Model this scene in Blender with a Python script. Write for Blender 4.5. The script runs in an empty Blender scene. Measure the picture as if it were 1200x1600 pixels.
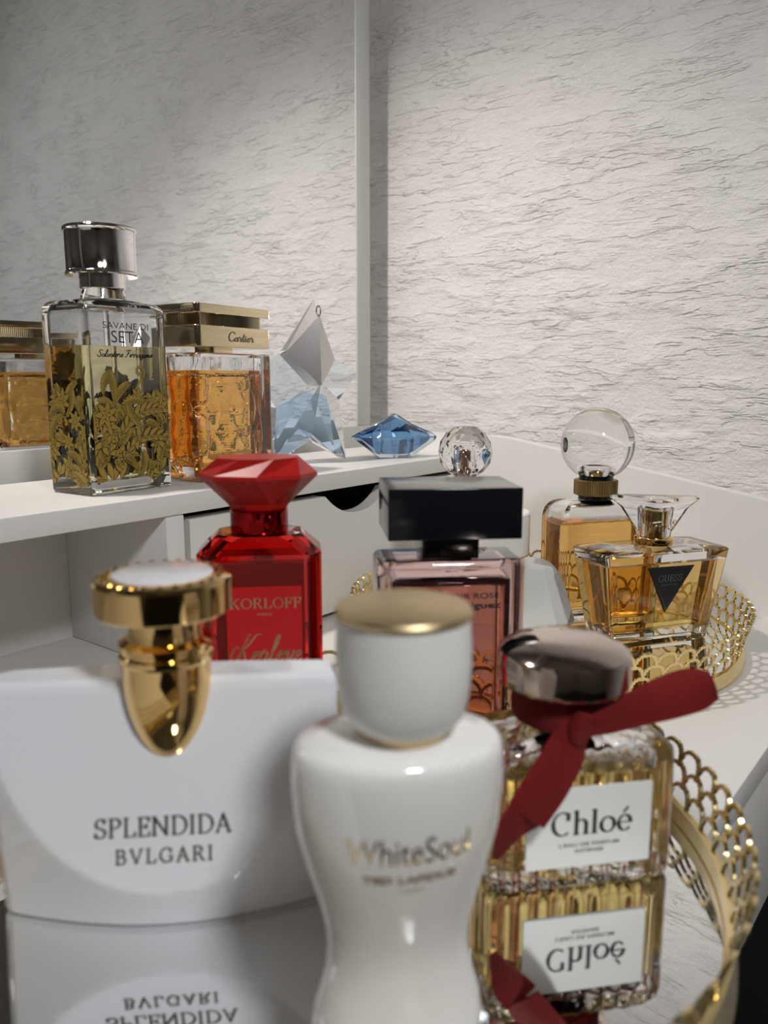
import bpy, math, random
from math import sin, cos, pi, radians, sqrt, atan2
from mathutils import Vector, Matrix

S = bpy.context.scene
COL = S.collection
random.seed(7)

# ------------------------------------------------------------------ camera
PITCH = math.atan(210 / 1250)
AZ = math.atan(1000 / (1250 / cos(PITCH)))          # heading, measured from the shelf direction (+X)
cam_d = bpy.data.cameras.new('camera')
cam = bpy.data.objects.new('camera', cam_d)
COL.objects.link(cam)
cam.location = (0, 0, 0.19)
fh = Vector((cos(AZ), sin(AZ), 0))
fwd = fh * cos(PITCH) - Vector((0, 0, 1)) * sin(PITCH)
cam.rotation_euler = fwd.to_track_quat('-Z', 'Y').to_euler()
cam_d.sensor_fit = 'VERTICAL'
cam_d.sensor_height = 24
cam_d.lens = 24 * 1250 / 1600
cam_d.clip_start = 0.01
cam_d.dof.use_dof = True
cam_d.dof.focus_distance = 0.57
cam_d.dof.aperture_fstop = 6.6
S.camera = cam

# ------------------------------------------------------------------ world, lamps, exposure
W = bpy.data.worlds.new('world')
S.world = W
W.use_nodes = True
W.node_tree.nodes['Background'].inputs[0].default_value = (0.8, 0.85, 1.0, 1)
W.node_tree.nodes['Background'].inputs[1].default_value = 0.0


def spot(name, loc, target, power, size, angle, blend, color):
    d = bpy.data.lights.new(name, 'SPOT')
    d.energy = power
    d.shadow_soft_size = size
    d.spot_size = radians(angle)
    d.spot_blend = blend
    d.color = color
    o = bpy.data.objects.new(name, d)
    COL.objects.link(o)
    o.location = loc
    o.rotation_euler = (Vector(target) - Vector(loc)).to_track_quat('-Z', 'Y').to_euler()
    return o


def area(name, loc, target, power, size, color):
    d = bpy.data.lights.new(name, 'AREA')
    d.shape = 'DISK'
    d.size = size
    d.energy = power
    d.color = color
    o = bpy.data.objects.new(name, d)
    COL.objects.link(o)
    o.location = loc
    o.rotation_euler = (Vector(target) - Vector(loc)).to_track_quat('-Z', 'Y').to_euler()
    return o


spot('mirror_top_lamp', (0.15, 0.555, 0.84), (0.64, 0.43, 0.0), 22.5, 0.028, 77, 1.0, (1.0, 0.945, 0.89))
area('front_lamp', (-0.02, -0.32, 0.72), (0.15, 0.16, 0.0), 4.7, 0.13, (0.95, 0.97, 1.0))  # camera-side lamp set by the cubby's shadow line, well below the ceiling
area('room_fill', (-1.3, -1.7, 1.8), (-1.3, -1.7, 0), 2.6, 0.9, (1.0, 0.93, 0.87))  # added fill for the room's ambient and reflections, no known lamp there

S.view_settings.view_transform = 'Standard'
S.view_settings.look = 'None'
S.view_settings.gamma = 1
S.view_settings.use_curve_mapping = False
S.view_settings.exposure = 0.0
S.cycles.max_bounces = 24
S.cycles.transmission_bounces = 20
S.cycles.glossy_bounces = 10
S.cycles.diffuse_bounces = 4
S.cycles.transparent_max_bounces = 12
S.cycles.sample_clamp_indirect = 12


# ------------------------------------------------------------------ materials
def mat(name, col=(0.8, 0.8, 0.8), rough=0.5, metal=0.0, trans=0.0, ior=1.5, coat=0.0, spec=0.5):
    m = bpy.data.materials.new(name)
    m.use_nodes = True
    b = m.node_tree.nodes['Principled BSDF']
    b.inputs['Base Color'].default_value = (*col, 1)
    b.inputs['Roughness'].default_value = rough
    b.inputs['Metallic'].default_value = metal
    b.inputs['Transmission Weight'].default_value = trans
    b.inputs['IOR'].default_value = ior
    b.inputs['Coat Weight'].default_value = coat
    b.inputs['Coat Roughness'].default_value = 0.03
    b.inputs['Specular IOR Level'].default_value = spec
    return m


def nodes(m):
    nt = m.node_tree
    return nt, nt.nodes, nt.links, nt.nodes['Principled BSDF']


def wall_material(name, col):
    m = mat(name, col, 0.85, spec=0.2)
    nt, N, L, b = nodes(m)
    tc = N.new('ShaderNodeTexCoord')

    def noise(scale, detail, vec_scale, rot=0.0, rough=0.5, dist=0.0, off=0.0):
        mp = N.new('ShaderNodeMapping')
        mp.inputs['Scale'].default_value = vec_scale
        mp.inputs['Rotation'].default_value = (rot, 0, 0)
        mp.inputs['Location'].default_value = (off, off, off)
        L.new(tc.outputs['Object'], mp.inputs[0])
        n = N.new('ShaderNodeTexNoise')
        n.inputs['Scale'].default_value = scale
        n.inputs['Detail'].default_value = detail
        n.inputs['Roughness'].default_value = rough
        n.inputs['Distortion'].default_value = dist
        L.new(mp.outputs[0], n.inputs['Vector'])
        return n.outputs['Fac']

    def math_(op, a, bb=None, clamp=False):
        n = N.new('ShaderNodeMath')
        n.operation = op
        n.use_clamp = clamp
        for i, v in enumerate((a, bb)):
            if v is None:
                continue
            if isinstance(v, (int, float)):
                n.inputs[i].default_value = v
            else:
                L.new(v, n.inputs[i])
        return n.outputs[0]

    def ledge(src, centre, width):
        return math_('ADD', math_('DIVIDE', math_('SUBTRACT', src, centre), width), 0.5, True)   # a low step where the plaster dragged

    def masked(x, m_, lo, gain):
        return math_('MULTIPLY', x, math_('MULTIPLY', math_('SUBTRACT', m_, lo), gain, True))

    n1 = noise(1.0, 4.0, (13, 13, 78), -0.03, 0.5, 0.12)
    n2 = noise(1.0, 4.0, (18, 18, 112), -0.02, 0.5, 0.15, 3.7)
    mask1 = noise(1.0, 2.0, (14, 15, 26), 0.0, 0.5, 0.0, 9.1)
    mask2 = noise(1.0, 2.0, (17, 19, 32), 0.0, 0.5, 0.0, 5.3)
    parts = [(masked(ledge(n1, 0.50, 0.022), mask1, 0.40, 5.0), 0.75), (masked(ledge(n1, 0.58, 0.02), mask2, 0.44, 5.0), 0.6), (masked(ledge(n1, 0.42, 0.02), mask2, 0.44, 5.0), 0.6),
             (masked(ledge(n2, 0.48, 0.02), mask2, 0.42, 5.0), 0.5), (masked(ledge(n2, 0.57, 0.02), mask1, 0.46, 5.0), 0.45)]
    fine = noise(300.0, 4.0, (1, 1, 1.2), 0, 0.65)
    med = noise(1.0, 4.0, (75, 70, 150), -0.04, 0.55, 0.2, 2.2)
    h = math_('ADD', math_('MULTIPLY', fine, 0.75), math_('MULTIPLY', med, 0.7))
    for src, k in parts:
        h = math_('ADD', h, math_('MULTIPLY', src, k))
    bp = N.new('ShaderNodeBump')
    bp.inputs['Strength'].default_value = 0.8
    bp.inputs['Distance'].default_value = 0.0023
    L.new(h, bp.inputs['Height'])
    L.new(bp.outputs[0], b.inputs['Normal'])
    return m


def grain(m, scale=900, dist=0.00012, strength=0.4):
    nt, N, L, b = nodes(m)
    tc = N.new('ShaderNodeTexCoord')
    n = N.new('ShaderNodeTexNoise')
    n.inputs['Scale'].default_value = scale
    n.inputs['Detail'].default_value = 3
    L.new(tc.outputs['Object'], n.inputs['Vector'])
    bp = N.new('ShaderNodeBump')
    bp.inputs['Strength'].default_value = strength
    bp.inputs['Distance'].default_value = dist
    L.new(n.outputs['Fac'], bp.inputs['Height'])
    L.new(bp.outputs[0], b.inputs['Normal'])
    return m


def ribbon_material():
    m = mat('grosgrain_ribbon', (0.25, 0.013, 0.014), 0.6, spec=0.2)
    nt, N, L, b = nodes(m)
    b.inputs['Sheen Weight'].default_value = 0.06
    b.inputs['Sheen Tint'].default_value = (0.9, 0.3, 0.3, 1)
    uv = N.new('ShaderNodeUVMap')
    wv = N.new('ShaderNodeTexWave')
    wv.wave_type = 'BANDS'
    wv.bands_direction = 'Y'
    wv.inputs['Scale'].default_value = 1.3
    L.new(uv.outputs[0], wv.inputs['Vector'])
    bp = N.new('ShaderNodeBump')
    bp.inputs['Strength'].default_value = 0.9
    bp.inputs['Distance'].default_value = 0.0008
    L.new(wv.outputs['Fac'], bp.inputs['Height'])
    L.new(bp.outputs[0], b.inputs['Normal'])
    return m


M = {}
M['wall'] = wall_material('rough_plaster', (0.80, 0.77, 0.74))
M['room'] = grain(mat('room_paint', (0.55, 0.51, 0.47), 0.9), 60, 0.001)
M['ceiling'] = grain(mat('ceiling_paint', (0.62, 0.60, 0.57), 0.9), 60, 0.001)
M['floor'] = grain(mat('dark_floor', (0.03, 0.027, 0.025), 0.5), 40, 0.001)
M['board'] = grain(mat('white_laminate', (0.74, 0.72, 0.69), 0.42), 1400, 0.00006, 0.3)
M['edge'] = mat('edge_band', (0.78, 0.77, 0.74), 0.35)
M['shade_board'] = mat('shade_black', (0.02, 0.02, 0.02), 0.7)  # near-black colour carries the shade inside the drawer and under the table
M['mirror'] = mat('mirror_silver', (0.92, 0.93, 0.93), 0.0, 1.0)
M['tray_mirror'] = mat('tray_mirror_silver', (0.88, 0.89, 0.89), 0.012, 1.0)
M['frame'] = mat('mirror_frame_white', (0.66, 0.66, 0.63), 0.35)
M['glass'] = mat('clear_glass', (0.985, 0.985, 0.98), 0.0, trans=1.0, ior=1.48)
M['gold'] = mat('polished_gold', (0.83, 0.58, 0.24), 0.07, 1.0)
M['pale_gold'] = mat('pale_gold', (0.80, 0.68, 0.45), 0.10, 1.0)
M['lace_gold'] = mat('tray_gold', (0.85, 0.68, 0.32), 0.2, 1.0)
M['satin_gold'] = mat('satin_gold', (0.72, 0.56, 0.32), 0.38, 1.0)
M['silver'] = mat('polished_silver', (0.86, 0.85, 0.84), 0.05, 1.0)
M['rose_gold'] = mat('rose_gold', (0.86, 0.62, 0.48), 0.07, 1.0)
M['rose_silver'] = mat('rose_silver', (0.66, 0.56, 0.50), 0.09, 1.0)
M['black'] = mat('black_gloss', (0.006, 0.007, 0.009), 0.12)
M['black_label'] = mat('black_label', (0.008, 0.008, 0.010), 0.5)
M['ink'] = mat('black_ink', (0.012, 0.012, 0.012), 0.6)
M['grey_ink'] = mat('grey_ink', (0.12, 0.12, 0.12), 0.6)
M['white_gloss'] = mat('white_lacquer', (0.80, 0.80, 0.83), 0.12, coat=0.6)
M['cream_gloss'] = mat('cream_lacquer', (0.88, 0.86, 0.82), 0.1, coat=0.7)
M['cream_matte'] = mat('cream_cap', (0.82, 0.81, 0.77), 0.4)
M['enamel'] = mat('white_enamel', (0.82, 0.80, 0.83), 0.15, coat=0.5)
M['paper'] = mat('paper_label', (0.86, 0.86, 0.82), 0.6)
M['letter_silver'] = mat('letter_silver', (0.42, 0.42, 0.38), 0.25, 1.0)
M['letter_gold'] = mat('letter_gold', (0.80, 0.62, 0.36), 0.3, 1.0)
M['letter_bronze'] = mat('letter_bronze', (0.42, 0.33, 0.20), 0.4, 0.6)
M['filigree'] = mat('olive_gold_print', (0.35, 0.24, 0.035), 0.35, 0.3)
M['filigree_dark'] = mat('dark_gold_print', (0.05, 0.03, 0.006), 0.45, 0.1)
M['ribbon'] = ribbon_material()


def liquid(name, col, ior=1.36):
    return mat(name, col, 0.0, trans=1.0, ior=ior)


# ------------------------------------------------------------------ mesh helpers
class MB:
    def __init__(s):
        s.v, s.f, s.m = [], [], []
        s.uv = None

    def add(s, vs, fs, mi=0):
        o = len(s.v)
        s.v += [tuple(p) for p in vs]
        s.f += [tuple(i + o for i in f) for f in fs]
        s.m += [mi] * len(fs)

    def loft(s, rings, mi=0, flip=False, cap0=True, cap1=True, closed=True):
        n = len(rings[0])
        vs = [p for r in rings for p in r]
        fs = []
        for k in range(len(rings) - 1):
            for i in range(n if closed else n - 1):
                j = (i + 1) % n
                a, b, c, d = k * n + i, k * n + j, (k + 1) * n + j, (k + 1) * n + i
                fs.append((a, d, c, b) if flip else (a, b, c, d))
        if cap0:
            f = tuple(range(n))
            fs.append(f if flip else f[::-1])
        if cap1:
            f = tuple(range((len(rings) - 1) * n, len(rings) * n))
            fs.append(f[::-1] if flip else f)
        s.add(vs, fs, mi)

    def lathe(s, prof, n=48, c=(0, 0), ex=1.0, ey=1.0, mi=0, flip=False, cap0=True, cap1=True):
        rings = [[(c[0] + r * ex * cos(2 * pi * i / n), c[1] + r * ey * sin(2 * pi * i / n), z) for i in range(n)] for r, z in prof]
        s.loft(rings, mi, flip, cap0, cap1)

    def box(s, x0, x1, y0, y1, z0, z1, mi=0, bev=0.0):
        if bev:
            s.loft(rbox((x1 - x0) / 2, (y1 - y0) / 2, z0, z1, bev, bev, ((x0 + x1) / 2, (y0 + y1) / 2), 2, 2), mi)
            return
        v = [(x, y, z) for z in (z0, z1) for y in (y0, y1) for x in (x0, x1)]
        s.add(v, [(0, 2, 3, 1), (4, 5, 7, 6), (0, 1, 5, 4), (2, 6, 7, 3), (0, 4, 6, 2), (1, 3, 7, 5)], mi)

    def tube(s, pts, r, n=8, mi=0, closed=False, flat=None):
        P = [Vector(p) for p in pts]
        rings = []
        prev = None
        for i, p in enumerate(P):
            a = P[i - 1] if (i > 0 or closed) else P[i]
            b = P[(i + 1) % len(P)] if (i < len(P) - 1 or closed) else P[i]
            t = (b - a).normalized()
            up = prev if prev is not None else (Vector((0, 0, 1)) if abs(t.z) < 0.9 else Vector((1, 0, 0)))
            x = up.cross(t)
            if x.length < 1e-6:
                x = Vector((1, 0, 0)).cross(t)
            x.normalize()
            y = t.cross(x).normalized()
            prev = y
            rr = r[i] if isinstance(r, (list, tuple)) else r
            k = flat or 1.0
            rings.append([p + x * rr * cos(2 * pi * j / n) + y * rr * k * sin(2 * pi * j / n) for j in range(n)])
        if closed:
            rings.append(rings[0])
        s.loft(rings, mi, False, not closed, not closed)

    def build(s, name, mats, parent=None, angle=30, loc=None, xf=None):
        me = bpy.data.meshes.new(name)
        vs = [xf(*p) for p in s.v] if xf else s.v
        me.from_pydata([tuple(v) for v in vs], [], s.f)
        mats = mats if isinstance(mats, (list, tuple)) else [mats]
        for m in mats:
            me.materials.append(m)
        for p, mi in zip(me.polygons, s.m):
            p.material_index = mi
            p.use_smooth = angle > 0
        if angle > 0:
            me.set_sharp_from_angle(angle=radians(angle))
        if s.uv:
            ul = me.uv_layers.new(name='UVMap')
            for lp in me.loops:
                ul.data[lp.index].uv = s.uv[lp.vertex_index]
        me.update()
        o = bpy.data.objects.new(name, me)
        COL.objects.link(o)
        if parent:
            o.parent = parent
        if loc:
            o.location = loc
        return o


def rrect(hx, hy, r, z, c=(0, 0), n=5):
    r = min(r, hx * 0.999, hy * 0.999)
    out = []
    for sx, sy, a0 in ((1, 1, 0), (-1, 1, 90), (-1, -1, 180), (1, -1, 270)):
        for k in range(n + 1):
            a = radians(a0 + 90 * k / n)
            out.append((c[0] + sx * (hx - r) + r * cos(a), c[1] + sy * (hy - r) + r * sin(a), z))
    return out


def rbox(hx, hy, z0, z1, rc, re, c=(0, 0), n=5, ne=4, re1=None):
    """rounded box as a list of rings; rc plan corner radius, re edge radius at foot, re1 at top"""
    re1 = re if re1 is None else re1
    R = []
    for k in range(ne + 1):
        a = pi / 2 * k / ne
        ins = re * (1 - sin(a))
        R.append(rrect(hx - ins, hy - ins, max(rc - ins, 0.0002), z0 + re * (1 - cos(a)), c, n))
    for k in range(ne + 1):
        a = pi / 2 * k / ne
        ins = re1 * (1 - cos(a))
        R.append(rrect(hx - ins, hy - ins, max(rc - ins, 0.0002), z1 - re1 + re1 * sin(a), c, n))
    return R


def prof_box(prof, rc, n=5):
    """rings from a list of (hx, hy, z)"""
    return [rrect(hx, hy, min(rc, hx * 0.9, hy * 0.9), z, (0, 0), n) for hx, hy, z in prof]


def thing(name, label, cat, loc=(0, 0, 0), yaw=0.0, group=None):
    o = bpy.data.objects.new(name, None)
    o.empty_display_size = 0.02
    COL.objects.link(o)
    o.location = loc
    o.rotation_euler = (0, 0, radians(yaw))
    o['label'] = label
    o['category'] = cat
    if group:
        o['group'] = group
    return o


def struct(o):
    o['kind'] = 'structure'
    return o


def nearer(root, k, lo, za, zb):
    """resize a bottle's parts: plan by k, heights by k above zb, the plain sides between za and zb taken up"""
    done = set()

    def walk(o):
        for c in o.children:
            if c.type == 'MESH' and c.data.name not in done:
                done.add(c.data.name)
                for v in c.data.vertices:
                    x, y, z = v.co
                    z1 = zb * k + lo
                    z = z if z < za else (za + (z - za) * (z1 - za) / (zb - za) if z < zb else z * k + lo)
                    v.co = (x * k, y * k, z)
                c.data.update()
            walk(c)
    walk(root)


# ------------------------------------------------------------------ lettering
def arc(cx, cy, rx, ry, a0, a1, n=12):
    return [(cx + rx * cos(radians(a0 + (a1 - a0) * k / n)), cy + ry * sin(radians(a0 + (a1 - a0) * k / n))) for k in range(n + 1)]


def sans(body, x0, x1, z0, z1, font_w=0.0):
    """built-in letters as a flat mesh fitted to the box; returns (verts2d, faces)"""
    cu = bpy.data.curves.new('t', 'FONT')
    cu.body = body
    cu.size = 1
    cu.offset = font_w
    cu.resolution_u = 4
    o = bpy.data.objects.new('t', cu)
    COL.objects.link(o)
    dg = bpy.context.evaluated_depsgraph_get()
    me = bpy.data.meshes.new_from_object(o.evaluated_get(dg))
    xs = [v.co.x for v in me.vertices]
    ys = [v.co.y for v in me.vertices]
    ax, bx, ay, by = min(xs), max(xs), min(ys), max(ys)
    vs = [(x0 + (v.co.x - ax) / (bx - ax) * (x1 - x0), z0 + (v.co.y - ay) / (by - ay) * (z1 - z0)) for v in me.vertices]
    fs = [tuple(p.vertices) for p in me.polygons]
    bpy.data.objects.remove(o)
    bpy.data.curves.remove(cu)
    bpy.data.meshes.remove(me)
    return vs, fs


sf = 0.07
GL = {   # glyph: (advance, strokes); heavy/hair contrast comes from the pen
    'C': (0.80, [arc(0.42, 0.5, 0.36, 0.5, 52, 308, 22), [(0.64, 0.66), (0.645, 0.94)]]),
    'h': (0.66, [[(0.14, 0), (0.14, 1.03)], arc(0.33, 0.42, 0.19, 0.22, 170, 0, 10) + [(0.52, 0)], [(0.02, 0), (0.26, 0)], [(0.40, 0), (0.64, 0)], [(0.03, 1.01), (0.14, 1.03)]]),
    'l': (0.34, [[(0.16, 0), (0.16, 1.03)], [(0.03, 0), (0.29, 0)], [(0.04, 1.01), (0.16, 1.03)]]),
    'o': (0.64, [arc(0.31, 0.32, 0.26, 0.33, 0, 360, 24)]),
    'é': (0.60, [[(0.08, 0.36), (0.52, 0.36)], arc(0.31, 0.33, 0.24, 0.34, 5, 320, 22), [(0.26, 0.80), (0.42, 1.02)]]),
    'S': (0.60, [arc(0.29, 0.745, 0.20, 0.255, 30, 235, 14) + [(0.29, 0.53), (0.40, 0.45)] + arc(0.29, 0.255, 0.23, 0.255, 40, -150, 14), [(0.48, 0.78), (0.48, 0.98)], [(0.06, 0.04), (0.06, 0.25)]]),
    'P': (0.64, [[(0.14, 0), (0.14, 1)], [(0.03, 1), (0.30, 1)] + arc(0.32, 0.75, 0.24, 0.25, 90, -90, 12) + [(0.14, 0.5)], [(0.02, 0), (0.28, 0)]]),
    'L': (0.62, [[(0.14, 0), (0.14, 1)], [(0.03, 1), (0.27, 1)], [(0.02, 0), (0.54, 0), (0.57, 0.24)]]),
    'E': (0.62, [[(0.14, 0), (0.14, 1)], [(0.03, 1), (0.52, 1), (0.54, 0.80)], [(0.14, 0.52), (0.42, 0.52)], [(0.42, 0.42), (0.42, 0.62)], [(0.02, 0), (0.54, 0), (0.57, 0.22)]]),
    'F': (0.60, [[(0.14, 0), (0.14, 1)], [(0.03, 1), (0.52, 1), (0.54, 0.78)], [(0.14, 0.52), (0.42, 0.52)], [(0.42, 0.42), (0.42, 0.62)], [(0.02, 0), (0.28, 0)]]),
    'N': (0.86, [[(0.12, 0), (0.12, 1)], [(0.12, 1), (0.70, 0.0)], [(0.70, 0), (0.70, 1)], [(0.0, 0), (0.24, 0)], [(0.02, 1), (0.16, 1)], [(0.58, 1), (0.82, 1)]]),
    'D': (0.80, [[(0.14, 0), (0.14, 1)], [(0.03, 1), (0.32, 1)] + arc(0.32, 0.5, 0.40, 0.5, 90, -90, 18) + [(0.03, 0)]]),
    'I': (0.34, [[(0.15, 0), (0.15, 1)], [(0.03, 0), (0.27, 0)], [(0.03, 1), (0.27, 1)]]),
    'A': (0.78, [[(0.09, 0), (0.37, 1)], [(0.37, 1), (0.67, 0)], [(0.18, 0.34), (0.56, 0.34)], [(0.0, 0), (0.2, 0)], [(0.54, 0), (0.78, 0)]]),
    'B': (0.68, [[(0.14, 0), (0.14, 1)], [(0.03, 1), (0.30, 1)] + arc(0.32, 0.765, 0.2, 0.235, 90, -90, 10) + [(0.14, 0.53)], [(0.30, 0.53)] + arc(0.34, 0.265, 0.25, 0.265, 90, -90, 12) + [(0.03, 0)]]),
    'V': (0.78, [[(0.08, 1), (0.39, 0)], [(0.39, 0), (0.68, 1)], [(0.0, 1), (0.22, 1)], [(0.56, 1), (0.78, 1)]]),
    'G': (0.82, [arc(0.42, 0.5, 0.36, 0.5, 50, 330, 22), [(0.70, 0.06), (0.70, 0.42)], [(0.54, 0.42), (0.80, 0.42)], [(0.66, 0.70), (0.66, 0.95)]]),
    'R': (0.74, [[(0.14, 0), (0.14, 1)], [(0.03, 1), (0.30, 1)] + arc(0.32, 0.76, 0.23, 0.24, 90, -90, 12) + [(0.14, 0.52)], [(0.34, 0.52), (0.64, 0)], [(0.02, 0), (0.28, 0)], [(0.6, 0), (0.74, 0)]]),
    'O': (0.84, [arc(0.42, 0.5, 0.36, 0.5, 0, 360, 28)]),
    'K': (0.78, [[(0.14, 0), (0.14, 1)], [(0.62, 1), (0.16, 0.46)], [(0.30, 0.60), (0.66, 0)], [(0.02, 0), (0.28, 0)], [(0.02, 1), (0.28, 1)], [(0.52, 0), (0.76, 0)], [(0.5, 1), (0.74, 1)]]),
    'U': (0.80, [[(0.14, 1), (0.14, 0.36)] + arc(0.38, 0.33, 0.24, 0.33, 180, 360, 14) + [(0.62, 1)], [(0.02, 1), (0.28, 1)], [(0.52, 1), (0.74, 1)]]),
    ' ': (0.4, []),
}
SC = {   # joined handwriting
    'K': (0.80, [arc(0.02, 0.30, 0.16, 0.34, 60, 300, 14) + [(0.25, 0.35), (0.42, 1.0), (0.47, 1.12), (0.40, 0.9), (0.18, 0.0), (0.12, -0.02)], [(1.02, 1.10), (0.80, 1.08), (0.55, 0.72), (0.32, 0.5), (0.42, 0.42), (0.58, 0.1), (0.74, -0.02), (0.88, 0.12)]]),
    'o': (0.42, [[(-0.06, 0.1)] + arc(0.2, 0.22, 0.15, 0.22, 200, 560, 18) + [(0.3, 0.40), (0.44, 0.38)]]),
    'r': (0.40, [[(-0.04, 0.2), (0.06, 0.46), (0.12, 0.50), (0.13, 0.38), (0.28, 0.38), (0.25, 0.12), (0.31, 0.0), (0.42, 0.12)]]),
    'l': (0.28, [[(0.0, 0.12), (0.2, 0.7), (0.22, 1.0), (0.14, 1.02), (0.08, 0.6), (0.09, 0.1), (0.16, 0.0), (0.28, 0.12)]]),
    'v': (0.40, [[(0.0, 0.3), (0.07, 0.42), (0.12, 0.3), (0.14, 0.04), (0.2, 0.0), (0.33, 0.25), (0.34, 0.42), (0.42, 0.36)]]),
    'e': (0.36, [[(0.0, 0.14), (0.24, 0.26), (0.26, 0.40), (0.15, 0.42), (0.07, 0.25), (0.1, 0.05), (0.2, -0.01), (0.36, 0.12)]]),
    'a': (0.44, [arc(0.18, 0.2, 0.15, 0.21, 50, 360, 14) + [(0.33, 0.42), (0.31, 0.08), (0.36, 0.0), (0.45, 0.12)]]),
    't': (0.30, [[(0.0, 0.12), (0.14, 0.6), (0.16, 0.8), (0.11, 0.3), (0.13, 0.02), (0.19, 0.0), (0.30, 0.12)], [(0.0, 0.52), (0.30, 0.56)]]),
    'i': (0.26, [[(0.0, 0.12), (0.11, 0.42), (0.09, 0.06), (0.14, 0.0), (0.26, 0.12)], [(0.13, 0.58), (0.15, 0.64)]]),
    'C': (0.72, [arc(0.42, 0.5, 0.34, 0.52, 40, 320, 20), [(0.68, 0.16), (0.78, 0.3)]]),
    'S': (0.62, [arc(0.36, 0.80, 0.2, 0.22, 20, 230, 12) + [(0.36, 0.52), (0.42, 0.38)] + arc(0.22, 0.22, 0.24, 0.24, 30, -190, 12)]),
    'F': (0.62, [[(0.02, 0.92), (0.2, 1.04), (0.72, 1.06)], [(0.40, 1.02), (0.30, 0.4), (0.16, 0.0), (0.0, 0.04)], [(0.2, 0.5), (0.54, 0.54)]]),
    'g': (0.44, [arc(0.18, 0.2, 0.15, 0.21, 50, 360, 14) + [(0.33, 0.42), (0.30, -0.3), (0.18, -0.42), (0.08, -0.3), (0.25, -0.06), (0.46, 0.12)]]),
    'm': (0.62, [[(0.0, 0.12), (0.08, 0.42), (0.08, 0.0), (0.17, 0.38), (0.25, 0.40), (0.27, 0.0), (0.37, 0.38), (0.45, 0.38), (0.46, 0.05), (0.52, 0.0), (0.62, 0.12)]]),
    's': (0.34, [[(0.0, 0.12), (0.18, 0.46), (0.26, 0.2), (0.2, 0.0), (0.06, 0.04)]]),
    ' ': (0.30, []),
}


def smooth(pts, n=4):
    if len(pts) < 3:
        return pts
    out = []
    P = [pts[0]] + list(pts) + [pts[-1]]
    for i in range(1, len(P) - 2):
        p0, p1, p2, p3 = P[i - 1], P[i], P[i + 1], P[i + 2]
        for k in range(n):
            t = k / n
            out.append(tuple(0.5 * (2 * p1[a] + (p2[a] - p0[a]) * t + (2 * p0[a] - 5 * p1[a] + 4 * p2[a] - p3[a]) * t * t
                                    + (3 * p1[a] - p0[a] - 3 * p2[a] + p3[a]) * t ** 3) for a in (0, 1)))
    out.append(pts[-1])
    return out


def pen(body, x0, x1, z0, h, thick=0.14, thin=0.035, table=GL, slant=0.0, track=0.06, rise=0.0):
    """strokes drawn with a flat pen; fitted from x0 to x1, baseline z0, capital height h"""
    strokes, x = [], 0.0
    for ch in body:
        adv, st = table[ch]
        for s_ in st:
            s_ = smooth(s_) if table is SC else s_
            strokes.append([(px + x + slant * py, py) for px, py in s_])
        x += adv + track
    xs = [p[0] for s_ in strokes for p in s_]
    ax, bx = min(xs), max(xs)
    k = (x1 - x0) / (bx - ax)
    vs, fs = [], []
    for s_ in strokes:
        P = [Vector((x0 + (px - ax) * k, z0 + py * h + rise * (px - ax) * k)) for px, py in s_]
        n = len(P)
        for i in range(n - 1):
            d = P[i + 1] - P[i]
            if d.length < 1e-9:
                continue
            u = d.normalized()
            w = h * (thin + (thick - thin) * abs(u.y) ** 1.3 * (0.62 if (u.x * u.y > 0.12 and table is GL) else 1)) / 2
            e = u * w * 0.35
            q = Vector((-u.y, u.x)) * w
            o = len(vs)
            vs += [tuple(P[i] - e - q), tuple(P[i + 1] + e - q), tuple(P[i + 1] + e + q), tuple(P[i] - e + q)]
            fs.append((o, o + 1, o + 2, o + 3))
    return vs, fs


def letter(name, items, material, parent, place):
    """place maps a flat (x, z) to a 3-D point"""
    mb = MB()
    for vs, fs in items:
        mb.add([place(x, z) for x, z in vs], fs)
    return mb.build(name, material, parent, 0)


# ================================================================== SETTING
def plane_box(name, x0, x1, y0, y1, z0, z1, m):
    mb = MB()
    mb.box(x0, x1, y0, y1, z0, z1)
    o = mb.build(name, m, None, 0)
    return struct(o)


RX0, RX1, RY0, RY1, RZ0, RZ1 = -2.6, 0.765, -2.8, 0.636, -0.75, 1.85
plane_box('wall_right', RX1, RX1 + 0.1, RY0 - 0.1, RY1 + 0.1, RZ0, RZ1, M['wall'])
plane_box('wall_back', RX0 - 0.1, RX1, RY1, RY1 + 0.1, RZ0, RZ1, M['wall'])
plane_box('wall_left', RX0 - 0.1, RX0, RY0 - 0.1, RY1, RZ0, RZ1, M['room'])
plane_box('wall_front', RX0, RX1, RY0 - 0.1, RY0, RZ0, RZ1, M['room'])
plane_box('floor', RX0 - 0.1, RX1 + 0.1, RY0 - 0.1, RY1 + 0.1, RZ0 - 0.1, RZ0, M['floor'])
plane_box('ceiling', RX0 - 0.1, RX1 + 0.1, RY0 - 0.1, RY1 + 0.1, RZ1, RZ1 + 0.1, M['ceiling'])

# ================================================================== DRESSING TABLE
DX0, DX1 = -0.39, 0.684          # outer width
PXI = 0.670                      # inner face of the right panel
DY0, DY1 = 0.085, 0.548
SY = 0.415                       # front of the shelf
ST = 0.117                       # shelf top
dt = thing('dressing_table', 'white dressing table with a raised shelf, drawer and cubby under it', 'dressing table', (0.15, 0.32, -0.75))
o_ = dt.location.copy()


def dbuild(mb, name, m, parent=None, angle=30):
    mb.v = [(x - o_.x, y - o_.y, z - o_.z) for x, y, z in mb.v]
    return mb.build(name, m, parent or dt, angle)


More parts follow.
